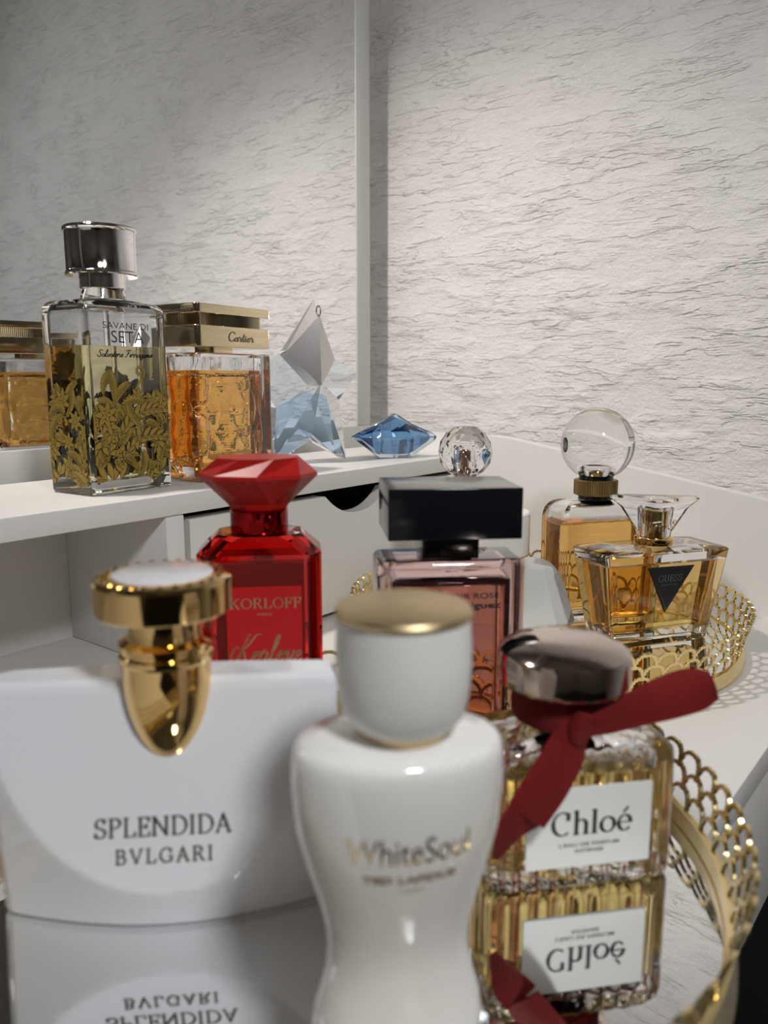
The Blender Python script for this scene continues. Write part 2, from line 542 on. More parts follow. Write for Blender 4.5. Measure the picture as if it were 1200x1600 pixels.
mb = MB(); mb.box(DX0 + 0.014, PXI, DY0, DY1, -0.016, 0.0, bev=0.0008); dbuild(mb, 'tabletop', M['board'])
mb = MB(); mb.box(DX0 + 0.014, PXI, DY0 + 0.0006, DY0 + 0.016, -0.106, -0.0165, bev=0.0008); dbuild(mb, 'front_rail', M['board'])
mb = MB(); mb.box(DX0 + 0.014, PXI, SY, DY1, ST - 0.0135, ST, bev=0.0008); dbuild(mb, 'shelf', M['board'])
mb = MB(); mb.box(0.305, 0.3195, SY + 0.001, DY1 - 0.012, 0.0, ST - 0.0135, bev=0.0016); dbuild(mb, 'divider', M['board'])
mb = MB(); mb.box(DX0 + 0.014, PXI, DY1 - 0.012, DY1, 0.0, ST - 0.0135); dbuild(mb, 'back_panel', M['board'])


def side_panel(x0, x1):
    out = [(DY0, -0.106), (DY1, -0.106), (DY1, 0.1345), (0.395, 0.1345), (0.375, 0.1325), (DY0 + 0.006, 0.0855), (DY0, 0.083)]
    m_ = MB()
    m_.loft([[(x, y, z) for y, z in out] for x in (x0, x1)])
    return m_


dbuild(side_panel(PXI, DX1), 'side_panel', M['board'])
dbuild(side_panel(DX0, DX0 + 0.014), 'side_panel', M['board'])
for xa, xb in ((PXI, DX1), (DX0, DX0 + 0.014)):
    mb = MB(); mb.box(xa, xb, DY0 + 0.001, DY1, -0.75, -0.1062); dbuild(mb, 'side_support', M['shade_board'], None, 0)  # supports coloured near-black to paint in the darkness under the table
# drawer with a half-moon grip cut out of its front
DXA, DXB, DZ0, DZ1 = 0.3245, 0.6655, 0.004, 0.0985
cx, hw, dp = 0.494, 0.0385, 0.0165
top = [(DXA, DZ1)]
for k in range(0, 25):
    u = -1 + 2 * k / 24
    top.append((cx + hw * u, DZ1 - dp * (1 - abs(u) ** 2.3)))
top.append((DXB, DZ1))
front = [(DXA, DZ0), (DXB, DZ0)] + top[::-1]
mb = MB()
mb.loft([[(x, SY + 0.0025, z) for x, z in front], [(x, SY + 0.0145, z) for x, z in front]], 0)
dr = dbuild(mb, 'drawer', M['board'], None, 25)
mb = MB()
mb.box(DXA + 0.006, DXB - 0.006, SY + 0.0146, DY1 - 0.03, 0.006, 0.010)
mb.box(DXA + 0.006, DXA + 0.016, SY + 0.0146, DY1 - 0.03, 0.010, 0.085)
mb.box(DXB - 0.016, DXB - 0.006, SY + 0.0146, DY1 - 0.03, 0.010, 0.085)
mb.box(DXA + 0.016, DXB - 0.016, DY1 - 0.04, DY1 - 0.03, 0.010, 0.085)
mb.v = [(x - o_.x, y - o_.y, z - o_.z) for x, y, z in mb.v]
mb.build('drawer_box', M['shade_board'], dr, 0)  # shade of the drawer's interior is put into its colour

# ================================================================== MIRROR on the wall behind the shelf
mi_ = thing('wall_mirror', 'large mirror in a white frame on the wall behind the shelf', 'mirror', (0.10, 0.597, 0.04))
mb = MB()
yf, yb = -0.002, 0.0388
x0, x1, MH, RB, RS = -0.50, 0.629, 1.05, 0.0955, 0.0235
mb.box(x0, x1, yf, yb, 0.0, RB, bev=0.001)
mb.box(x0, x1, yf, yb, MH - RS, MH, bev=0.001)
mb.box(x0, x0 + RS, yf, yb, RB, MH - RS, bev=0.001)
mb.box(x1 - RS, x1, yf, yb, RB, MH - RS, bev=0.001)
mb.build('frame', M['frame'], mi_)
mb = MB()
mb.box(x0 + RS, x1 - RS, -0.0008, yb - 0.002, RB, MH - RS)
mb.build('mirror_glass', M['mirror'], mi_, 0)


# ================================================================== TRAYS
def tray(label, loc, yaw, R, RL, zm, zb, zl, N, rows=3, bead=0.3, wire=0.00085):
    t = thing('mirror_tray', label, 'tray', loc, yaw, 'round gold lace trays')
    mb = MB()       # gold base and inner band
    mb.lathe([(R - 0.006, 0.0), (R + 0.003, 0.0), (R + 0.0042, 0.001), (R + 0.0042, 0.003), (R + 0.003, zb), (R + 0.0015, zb + 0.0006), (R, zb), (R - 0.0005, zm - 0.001), (R - 0.006, zm - 0.001)], 128)
    mb.build('base_band', M['lace_gold'], t)
    mb = MB()
    mb.lathe([(R - 0.0008, zm - 0.0009), (R - 0.0008, zm)], 128)
    mb.build('mirror_plate', M['tray_mirror'], t, 0)
    mb = MB()       # three rows of scallops
    pitch = 2 * pi / N
    H = (zl - zb)
    rowh = H / (rows + 0.18)
    h = rowh * 1.18
    for row in range(rows):
        for k in range(N):
            th0 = (k + 0.5 * (row % 2)) * pitch
            z0 = zb + row * rowh
            rings = []
            nn = 20
            for i in range(nn + 1):
                ph = pi * i / nn
                cu = cos(ph)
                u = 0.5 * math.copysign(abs(cu) ** 0.8, cu)
                zz = z0 + h * sin(ph) ** 0.85
                th = th0 - u * pitch
                # in-plane normal
                tx, tz = 0.5 * sin(ph) * R * pitch, h * cos(ph)
                ln = math.hypot(tx, tz) or 1
                nx, nz = -tz / ln, tx / ln
                wv = wire * (1 + bead * (1 if i % 2 else -1))
                hv = 0.0006 * (1 + bead * (1 if i % 2 else -1))
                ring = []
                for (a, b) in ((1, 1), (-1, 1), (-1, -1), (1, -1)):
                    z2 = zz + nz * wv * a
                    r2 = R + 0.0012 + (RL - R) * max(0, (z2 - zb) / H) ** 1.3 + hv * b
                    t2 = th + nx * wv * a / R
                    ring.append((r2 * cos(t2), r2 * sin(t2), z2))
                rings.append(ring)
            mb.loft(rings, 0)
    mb.build('lace_rim', M['lace_gold'], t, 40)
    return t


NZ, FZ = 0.0105, 0.0085
tray('round gold lace tray with mirror base nearest the front edge of the table', (0.2118, 0.1892, 0.0), 0, 0.1378, 0.1435, NZ, 0.0178, 0.0390, 66, bead=0.12, wire=0.00075)
tray('round gold lace tray with mirror base farther back by the right side panel', (0.522, 0.2620, 0.0), 12, 0.1340, 0.1405, FZ, 0.0095, 0.0345, 64)


# ================================================================== BOTTLES
def facey(y):
    return lambda x, z: (x, y, z)


def cyl(prof, m, name, parent, n=48, c=(0, 0), angle=35, **k):
    mb = MB()
    mb.lathe(prof, n, c, **k)
    return mb.build(name, m, parent, angle)


# ---- tall clear bottle with gold foliage -------------------------------------------------
def foliage_bottle():
    t = thing('perfume_bottle', 'tall clear square bottle with gold foliage print and polished silver cap', 'perfume bottle', (0.3036, 0.4688, ST), 5)
    hx, hy = 0.0325, 0.0214
    mb = MB()
    outer = rbox(hx, hy, 0.0004, 0.1205, 0.0035, 0.002, (0, 0), 4, 4, 0.0075)
    outer += [rrect(0.0150, 0.0125, 0.0124, 0.1222, (0, 0), 4), rrect(0.0125, 0.0125, 0.0124, 0.1285, (0, 0), 4)]
    mb.loft(outer)
    inner = rbox(hx - 0.0042, hy - 0.0042, 0.0085, 0.1165, 0.003, 0.002, (0, 0), 4, 3, 0.006)
    mb.loft(inner, 0, True)
    mb.build('glass_body', M['glass'], t, 28)
    mb = MB()
    mb.loft(rbox(hx - 0.0040, hy - 0.0040, 0.0083, 0.0925, 0.003, 0.002, (0, 0), 4, 3, 0.0003))
    mb.build('perfume', liquid('pale_gold_perfume', (0.93, 0.86, 0.52)), t, 28)
    cyl([(0.0018, 0.012), (0.0018, 0.117)], M['glass'], 'dip_tube', t, 12)
    cyl([(0.0135, 0.1285), (0.0140, 0.1290), (0.0140, 0.1365)], M['silver'], 'neck_collar', t)
    cyl([(0.0140, 0.1365), (0.0218, 0.1365), (0.0226, 0.1372), (0.0226, 0.1382), (0.0218, 0.1390), (0.0215, 0.1396), (0.0215, 0.1628), (0.0218, 0.1634), (0.0226, 0.1642),
         (0.0226, 0.1652), (0.0219, 0.1661), (0.019, 0.1664)], M['silver'], 'cap', t, 64)
    # printed foliage on the four faces
    mb = MB()
    rnd = random.Random(3)

    def on_face(face):
        if face == 0:
            return lambda u, z, e=0: (u, -hy - 0.00015 - e, z), hx - 0.003
        if face == 1:
            return lambda u, z, e=0: (-hx - 0.00015 - e, -u, z), hy - 0.003
        if face == 2:
            return lambda u, z, e=0: (hx + 0.00015 + e, u, z), hy - 0.003
        return lambda u, z, e=0: (-u, hy + 0.00015 + e, z), hx - 0.003

    def poly(pl, pts, mi, e):
        mb.add([pl(u, z, e) for u, z in pts], [tuple(range(len(pts)))], mi)

    def blade(pl, lim, x, z, a, ln, wd, e, bend=0.0):
        L_, R_ = [], []
        n = 6
        px, pz, aa = x, z, a
        mid = []
        for k in range(n + 1):
            w = wd * sin(pi * (0.12 + 0.88 * k / n)) ** 0.8 * (1 if k < n else 0)
            L_.append((px - sin(aa) * w, pz + cos(aa) * w))
            R_.append((px + sin(aa) * w, pz - cos(aa) * w))
            mid.append((px, pz))
            aa += bend / n
            px += cos(aa) * ln / n
            pz += sin(aa) * ln / n
        cl = lambda p: (max(-lim, min(lim, p[0])), max(0.006, p[1]))
        L_, R_ = [cl(p) for p in L_], [cl(p) for p in R_]
        gl = [(m_[0] + (l[0] - m_[0]) * 1.45, m_[1] + (l[1] - m_[1]) * 1.45) for l, m_ in zip(L_, mid)]
        gr = [(m_[0] + (r_[0] - m_[0]) * 1.45, m_[1] + (r_[1] - m_[1]) * 1.45) for r_, m_ in zip(R_, mid)]
        for k in range(n):
            poly(pl, [cl(gr[k]), cl(gr[k + 1]), cl(gl[k + 1]), cl(gl[k])], 1, e)
            poly(pl, [R_[k], R_[k + 1], L_[k + 1], L_[k]], 0, e + 0.000004)

    def curve(pl, lim, pts, w, e, mi=0):
        for i in range(len(pts) - 1):
            d = Vector((pts[i + 1][0] - pts[i][0], pts[i + 1][1] - pts[i][1]))
            if d.length < 1e-7:
                continue
            d.normalize()
            q = (-d.y * w, d.x * w)
            P = [(pts[i][0] - q[0], pts[i][1] - q[1]), (pts[i + 1][0] - q[0], pts[i + 1][1] - q[1]), (pts[i + 1][0] + q[0], pts[i + 1][1] + q[1]), (pts[i][0] + q[0], pts[i][1] + q[1])]
            if max(abs(p[0]) for p in P) < lim and min(p[1] for p in P) > 0.005:
                poly(pl, P, mi, e)

    def frond(pl, lim, x, z, a, ln, bend, e, w=0.0035):
        n = 10
        pts, aa, px, pz = [], a, x, z
        for k in range(n + 1):
            pts.append((px, pz, aa))
            aa += bend / n
            px += cos(aa) * ln / n
            pz += sin(aa) * ln / n
        for k in range(1, n):
            s_ = w * (0.5 + 1.0 * sin(pi * k / n)) * 1.5
            for sd in (-1, 1):
                if abs(pts[k][0]) < lim and 0.004 < pts[k][1]:
                    blade(pl, lim, pts[k][0], pts[k][1], pts[k][2] + sd * 0.75, s_, s_ * 0.17, e, -sd * 0.5)
        curve(pl, lim, [(p[0], p[1]) for p in pts], 0.00062, e + 0.000006, 1)
        curve(pl, lim, [(p[0], p[1]) for p in pts], 0.00030, e + 0.000008)

    def scroll(pl, lim, x, z, a, r, sd, e):
        pts = []
        for k in range(26):
            q = k / 25
            rr = r * (1 - 0.85 * q)
            ang = a + sd * q * 2 * pi * 1.3
            pts.append((x + rr * cos(ang), z + rr * sin(ang)))
        curve(pl, lim, pts, 0.00085, e, 1)
        curve(pl, lim, pts, 0.00050, e + 0.000004, 0)

    def flower(pl, lim, x, z, r, e):
        for k in range(7):
            blade(pl, lim, x, z, 2 * pi * k / 7 + 0.3, r, r * 0.20, e, 0.3)
        for k in range(5):
            blade(pl, lim, x, z, 2 * pi * k / 5, r * 0.5, r * 0.12, e + 0.000005, 0)

    for face in range(4):
        pl, lim = on_face(face)
        n = 66 if face in (0, 3) else 46
        for k in range(n):
            x = rnd.uniform(-lim, lim)
            z = 0.008 + (0.054 if face != 2 else 0.060) * rnd.random() ** 1.1
            e = 0.000010 * k
            kind = rnd.random()
            if kind < 0.5:
                frond(pl, lim, x, z, rnd.uniform(0.1, 2.9), rnd.uniform(0.012, 0.024), rnd.choice((-1, 1)) * rnd.uniform(0.6, 1.9), e, 0.0026)
            elif kind < 0.78:
                scroll(pl, lim, x, z, rnd.uniform(0, 6), rnd.uniform(0.0025, 0.005), rnd.choice((-1, 1)), e)
                for j in range(3):
                    blade(pl, lim, x, z, rnd.uniform(0, 6), 0.008, 0.0018, e, 0.9)
            else:
                flower(pl, lim, x, z, rnd.uniform(0.005, 0.0085), e)
        for k in range(9 if face in (0, 3) else 6):      # ragged lower fringe of leaves
            x = -lim + 2 * lim * (k + 0.5) / (9 if face in (0, 3) else 6)
            blade(pl, lim, x, 0.02, -pi / 2 + rnd.uniform(-0.6, 0.6), 0.012, 0.002, 0.00003, rnd.uniform(-0.8, 0.8))
    pl, lim = on_face(0)
    flower(pl, lim, -0.020, 0.050, 0.009, 0.00062)
    frond(pl, lim, -0.012, 0.030, 1.35, 0.048, -1.5, 0.00064, 0.0042)
    frond(pl, lim, -0.010, 0.018, 1.30, 0.052, -1.9, 0.00060, 0.004)
    curve(pl, lim, [(-0.012 + 0.022 * q, 0.052 + 0.022 * q - 0.004 * sin(pi * q)) for q in [i / 10 for i in range(11)]], 0.0008, 0.0002)
    scroll(pl, lim, 0.0075, 0.0765, -1.2, 0.0045, 1, 0.00066)
    frond(pl, lim, 0.022, 0.012, 1.9, 0.03, -1.4, 0.00058)
    mb.build('foliage_print', [M['filigree'], M['filigree_dark']], t, 0)
    y = facey(-hy - 0.0002)
    letter('bottle_lettering', [sans('SAVANE DI', -0.0185, 0.0165, 0.1030, 0.1070, -0.0015), sans('SETA', -0.0125, 0.0125, 0.0945, 0.1018, -0.004),
                                pen('Salvatore Ferragamo', -0.0235, 0.0195, 0.0858, 0.0040, 0.16, 0.11, SC, 0.25, 0.0)], M['ink'], t, y)
    return t


foliage_bottle()


# ---- amber bottle with ribbed gold cap ---------------------------------------------------
def amber_block():
    t = thing('perfume_bottle', 'amber filled rectangular bottle with ribbed gold rectangular cap on the shelf', 'perfume bottle', (0.3905, 0.4664, ST), 8)
    hx, hy = 0.0400, 0.0225
    mb = MB()
    outer = rbox(hx, hy, 0.0004, 0.0900, 0.005, 0.010, (0, 0), 4, 5, 0.0015)
    mb.loft(outer)
    inner = []
    rnd = random.Random(11)
    zs = [0.011, 0.0125, 0.018, 0.028, 0.04, 0.053, 0.064, 0.072, 0.0845, 0.087]
    base = rrect(hx - 0.0058, hy - 0.0058, 0.004, 0, (0, 0), 4)
    # chiselled hollow: the face of the cavity swells and dips in upright lobes
    def cavity(grow, zz):
        rings = []
        for k, z in enumerate(zz):
            ins = 0.004 * max(0, 1 - (z - 0.011) / 0.008) if z < 0.019 else 0
            ring = []
            m_ = 150
            for i in range(m_):
                a = 2 * pi * (i + 0.5) / m_
                ca, sa = cos(a), sin(a)
                X = math.copysign(abs(ca) ** 0.34, ca) * (hx - 0.0062 - ins)
                Y = math.copysign(abs(sa) ** 0.34, sa) * (hy - 0.0062 - ins)
                if abs(Y) > hy * 0.4:
                    u, v = X / 0.019 + z / 0.034, X / 0.019 - z / 0.034
                    f = max(abs(u - math.floor(u) - 0.5), abs(v - math.floor(v) - 0.5)) * 2
                    g = abs(((X / 0.0062) % 1) - 0.5) * 2
                    Y -= math.copysign((0.0046 * f + 0.0009 * g) * (1 if z < 0.074 else 0.35), Y)
                ring.append((X * (1 + grow), Y * (1 + grow), z))
            rings.append(ring)
        return rings
    zz = [0.011 + 0.076 * k / 56 for k in range(57)]
    mb.loft(cavity(0.0, zz), 0, True)
    mb.build('glass_body', M['glass'], t, 30)
    mb = MB()
    mb.loft(cavity(0.012, [0.0108 + 0.0670 * k / 50 for k in range(51)]))
    mb.build('perfume', liquid('amber_perfume', (0.95, 0.52, 0.13)), t, 30)
    # faceted arch cut into the front glass
    mb = MB(); mb.loft(rbox(0.012, 0.009, 0.0895, 0.0945, 0.003, 0.0003)); mb.build('neck', M['pale_gold'], t)
    mb = MB(); mb.loft(rbox(hx - 0.0006, hy - 0.0006, 0.0940, 0.1085, 0.004, 0.0006)); cp = mb.build('cap', M['pale_gold'], t)
    mb = MB()
    n = 0
    ring0, ring1 = [], []
    pts = rrect(hx - 0.006, hy - 0.005, 0.002, 0, (0, 0), 2)
    dense = []
    for i in range(len(pts)):
        a, b = Vector(pts[i]), Vector(pts[(i + 1) % len(pts)])
        k = max(1, int((b - a).length / 0.00085))
        for j in range(k):
            dense.append(a.lerp(b, j / k))
    for i, p in enumerate(dense):
        s_ = 1.0 if i % 2 else 0.965
        ring0.append((p.x * s_, p.y * s_, 0.1085)); ring1.append((p.x * s_, p.y * s_, 0.1165))
    mb.loft([ring0, ring1]); mb.build('ribbed_collar', M['pale_gold'], cp, 20)
    mb = MB(); mb.loft(rbox(hx - 0.0002, hy - 0.0002, 0.1165, 0.1228, 0.004, 0.0006)); mb.build('cap_slab', M['pale_gold'], cp)
    letter('cap_lettering', [pen('Cartier', -0.008, 0.0190, 0.0985, 0.0062, 0.16, 0.09, SC, 0.15, 0.0)], M['letter_bronze'], cp, facey(-hy + 0.0003))
    return t


amber_block()


# ---- star bottle -------------------------------------------------------------------------
def star_bottle():
    t = thing('perfume_bottle', 'clear and pale blue faceted star shaped bottle with silver point', 'perfume bottle', (0.5136, 0.4776, ST), -30)
    P = {'t': (-3, 138.2), 'rit': (11.8, 89.4), 'rt': (34, 76.9), 'rib': (15.5, 54), 'rf': (20.6, 3), 'bm': (-9.7, 20.1), 'lf': (-44, 3), 'lib': (-40, 48), 'lt': (-60, 78), 'lit': (-29, 96)}
    c = (-2.5, 69.2)
    order = ['t', 'lit', 'lt', 'lib', 'lf', 'bm', 'rf', 'rib', 'rt', 'rit']
    G = lambda p, y: (p[0] / 1000, y, p[1] / 1000)

    def star(mb, k, dy, keys, flip=False):
        q = {n_: ((v[0] - c[0]) * k + c[0], (v[1] - c[1]) * k + c[1]) for n_, v in P.items()}
        q['rf'] = (q['rf'][0], max(q['rf'][1], 0.4)); q['lf'] = (q['lf'][0], max(q['lf'][1], 0.4))
        edge = {'t': 0.2, 'lit': 0.55, 'lt': 0.2, 'lib': 0.6, 'lf': 0.75, 'bm': 0.6, 'rf': 0.75, 'rib': 0.6, 'rt': 0.2, 'rit': 0.55}
        n = len(keys)
        vs = [G(q[n_], -dy * edge[n_]) for n_ in keys] + [G(q[n_], dy * edge[n_]) for n_ in keys] + [G(c, -dy), G(c, dy)]
        fs = []
        for i in range(n):
            j = (i + 1) % n
            fs.append((j, i, 2 * n)); fs.append((n + i, n + j, 2 * n + 1)); fs.append((i, j, n + j, n + i))
        if flip:
            fs = [f[::-1] for f in fs]
        mb.add(vs, fs)

    mb = MB()
    keys = order[1:]
    # the glass holds the four lower points; its top edge runs through the centre
    star(mb, 1.0, 0.0170, keys)
    mb.build('glass_star', mat('ice_blue_glass', (0.86, 0.915, 0.975), 0.0, trans=1.0, ior=1.49), t, 0)
    mb = MB()
    L_ = [(-37, 50), (-42, 8), (-28, 8), (-10, 26), (11, 8), (18.5, 7), (13, 54), (-10, 62)]
    vs = [G(p, -0.0090) for p in L_] + [G(p, 0.0090) for p in L_]
    n = len(L_)
    mb.add(vs, [tuple(range(n))[::-1], tuple(range(n, 2 * n))] + [(i, (i + 1) % n, n + (i + 1) % n, n + i) for i in range(n)][::1])
    mb.f = [f[::-1] for f in mb.f]
    mb.build('perfume', liquid('blue_perfume', (0.66, 0.81, 0.96), 1.10), t, 0)
    # silver top point: a kite with a keel
    mb = MB()
    K = [(-3, 138.2), (-31, 93.5), (-2.5, 66.5), (12.5, 88.0)]
    vs = [G(p, -0.0092 if i in (1, 3) else (-0.001 if i == 0 else -0.0184)) for i, p in enumerate(K)] + [G(p, 0.0104 if i in (1, 3) else (0.001 if i == 0 else 0.0184)) for i, p in enumerate(K)]
    vs += [G((-2.8, 124), -0.0150), G((-2.8, 124), 0.0150)]
    fs = [(1, 2, 8), (2, 3, 8), (3, 0, 8), (0, 1, 8), (6, 5, 9), (7, 6, 9), (4, 7, 9), (5, 4, 9)] + [((i + 1) % 4, i, 4 + i, 4 + (i + 1) % 4) for i in range(4)]
    mb.add(vs, [f for f in fs])
    cp = mb.build('silver_cap', mat('brushed_star_metal', (0.74, 0.70, 0.69), 0.27, 1.0), t, 0)
    mb = MB()
    mb.tube([(-0.0032 + 0.0019 * cos(a), -0.0145, 0.1275 + 0.0042 * sin(a)) for a in [2 * pi * k / 16 for k in range(16)]], 0.0007, 6, 0, True)
    mb.build('cap_loop', M['silver'], cp)
    return t


star_bottle()


# ---- blue gem ----------------------------------------------------------------------------
def gem():
    t = thing('perfume_bottle', 'small dark blue faceted gem shaped bottle lying on the shelf end', 'perfume bottle', (0.588, 0.452, ST), -38)
    s = 1.118
    rows = [(-0.0355, [(0.0005, 0.0005)], 0.0205), (-0.0135, None, 0), (0.0135, None, 0), (0.0345, None, 0)]

    def build(mb, k, flip):
        X = [-0.0362, -0.0140, 0.0008, 0.0135, 0.0335, 0.0362]
        top = [0.0180, 0.0285, 0.0360, 0.0280, 0.0195, 0.0165]
        bot = [0.0172, 0.0008, 0.0004, 0.0008, 0.0125, 0.0155]
        hw = [0.0008, 0.0150, 0.0175, 0.0150, 0.0040, 0.0015]
        rings = []
        for x, a, b, w in zip(X, top, bot, hw):
            m_ = 0.0172
            pr = [(0.0, b), (w * 0.55, b), (w, m_), (w * 0.35, a), (-w * 0.35, a), (-w, m_), (-w * 0.55, b)]
            rings.append([(x * s * k, y_ * k, (m_ + (z_ - m_) * k) * s) for y_, z_ in pr[1:]])
        mb.loft(rings, 0, flip)

    mb = MB(); build(mb, 1.0, False); build(mb, 0.80, True)
    mb.build('gem_glass', mat('sapphire_glass', (0.78, 0.88, 0.97), 0.0, trans=1.0, ior=1.5), t, 0)
    mb = MB(); build(mb, 0.80 * 1.01, False)
    mb.build('perfume', liquid('sapphire_perfume', (0.30, 0.47, 0.70)), t, 0)
    return t


gem()


# ---- bottle with faceted crystal ball cap ------------------------------------------------
def faceted_ball(mb, c, r, rows=8, n=11):
    rings = []
    for k in range(1, rows):
        a = -pi / 2 + pi * k / rows
        rings.append([(c[0] + r * cos(a) * cos(2 * pi * (i + 0.5 * (k % 2)) / n), c[1] + r * cos(a) * sin(2 * pi * (i + 0.5 * (k % 2)) / n), c[2] + r * sin(a)) for i in range(n)])
    vs = [p for q in rings for p in q]
    fs = []
    for k in range(len(rings) - 1):
        for i in range(n):
            j = (i + 1) % n
            a, b = k * n + i, k * n + j
            c0, d = (k + 1) * n + i, (k + 1) * n + j
            if (k + 1) % 2:
                fs += [(a, b, c0), (b, d, c0)] if False else [(a, b, c0) if k % 2 else (a, b, d), (a, d, c0) if not k % 2 else (b, d, c0)]
            else:
                fs += [(a, b, c0), (b, d, c0)]
    fs.append(tuple(range(n))[::-1])
    fs.append(tuple(range((len(rings) - 1) * n, len(rings) * n)))
    mb.add(vs, fs)


def crystal_ball_bottle():
    t = thing('perfume_bottle', 'clear bottle with faceted crystal ball cap on rose gold collar, behind the black cap', 'perfume bottle', (0.5252, 0.3341, FZ), -50)
    z = 0.0025
    mb = MB()
    mb.loft(rbox(0.038, 0.014, 0.0003, 0.092 + z, 0.008, 0.003, (0, 0), 5, 4, 0.008))
    mb.loft(rbox(0.034, 0.010, 0.008, 0.086 + z, 0.006, 0.002, (0, 0), 5, 4, 0.006), 0, True)
    mb.build('glass_body', M['glass'], t)
    mb = MB(); mb.loft(rbox(0.0342, 0.0102, 0.0078, 0.060, 0.006, 0.002, (0, 0), 5, 4, 0.0003))
    mb.build('perfume', liquid('blush_perfume', (0.95, 0.80, 0.70)), t)
    cyl([(0.009, 0.092 + z), (0.009, 0.1005 + z)], M['rose_gold'], 'neck', t)
    cyl([(0.009, 0.0995 + z), (0.0145, 0.0995 + z), (0.0150, 0.1000 + z), (0.0150, 0.1022 + z), (0.0142, 0.1030 + z), (0.009, 0.1030 + z)], M['rose_gold'], 'collar', t, 40)
    cyl([(0.0058, 0.1030 + z), (0.0058, 0.113 + z), (0.0045, 0.1135 + z), (0.0045, 0.121 + z), (0.003, 0.1235 + z)], M['rose_gold'], 'atomizer', t, 24)
    mb = MB()
    faceted_ball(mb, (0, 0, 0.1222 + z), 0.0212)
    v = [(x, y, max(z_, 0.1032 + z)) for x, y, z_ in mb.v]; mb.v = v
    # hollow for the atomizer
    mb.lathe([(0.0072, 0.10325 + z), (0.0072, 0.124 + z), (0.0055, 0.1265 + z)], 20, flip=True, cap0=False)
    mb.build('crystal_cap', M['glass'], t, 0)
    return t


crystal_ball_bottle()


# ---- amber bottle with clear sphere ------------------------------------------------------
def sphere_bottle():
    t = thing('perfume_bottle', 'amber filled bottle with smooth clear glass sphere on knurled gold collar', 'perfume bottle', (0.5707, 0.2461, FZ), -37)
    z = 0.0025
    hx, hy = 0.036, 0.020
    mb = MB()
    mb.loft(rbox(hx, hy, 0.0003, 0.0885 + z, 0.006, 0.003, (0, 0), 5, 6, 0.014))
    mb.loft(rbox(hx - 0.005, hy - 0.005, 0.0095, 0.0835 + z, 0.005, 0.003, (0, 0), 5, 6, 0.010), 0, True)
    mb.build('glass_body', M['glass'], t)
    mb = MB(); mb.loft(rbox(hx - 0.0048, hy - 0.0048, 0.0093, 0.0765, 0.005, 0.003, (0, 0), 5, 5, 0.004))
    mb.build('perfume', liquid('orange_perfume', (0.96, 0.60, 0.20)), t)
    cyl([(0.0128, 0.0885 + z), (0.0128, 0.1075 + z)], M['black'], 'neck', t, 40)
    mb = MB()
    n = 120
    rg = lambda r, zz: [(r * (1.0 if i % 2 else 0.972) * cos(2 * pi * i / n), r * (1.0 if i % 2 else 0.972) * sin(2 * pi * i / n), zz) for i in range(n)]
    mb.loft([rg(0.0150, 0.0915 + z), rg(0.0163, 0.0922 + z), rg(0.0163, 0.1028 + z), rg(0.0150, 0.1035 + z)])
    mb.build('knurled_collar', mat('antique_gold', (0.42, 0.30, 0.13), 0.35, 1.0), t, 12)
    r = 0.0272
    c = 0.1308 + 0.0015
    prof = []
    for k in range(0, 33):
        a = -pi / 2 + pi * k / 32
        if r * sin(a) > -0.0238:
            prof.append((max(r * cos(a), 0.0001), c + r * sin(a)))
    mb = MB()
    mb.lathe([(0.0126, c - 0.0238)] + prof, 64)
    mb.lathe([(0.0098, c - 0.0237), (0.0098, c - 0.0125), (0.0090, c - 0.0115)], 40, flip=True, cap0=False)
    for s_ in (-1, 1):
        rings = []
        for q, rr in ((r - 0.0006, 0.0044), (r + 0.0012, 0.0040), (r + 0.0020, 0.0026)):
            rg2 = [(s_ * q, rr * cos(2 * pi * i / 14), c + 1.3 * rr * sin(2 * pi * i / 14)) for i in range(14)]
            rings.append(rg2 if s_ > 0 else rg2[::-1])
        mb.loft(rings)
    mb.build('glass_sphere', M['glass'], t)
    cyl([(0.0062, 0.1075 + z), (0.0062, c - 0.0152), (0.005, c - 0.0140)], M['gold'], 'atomizer', t, 30)
    return t


sphere_bottle()


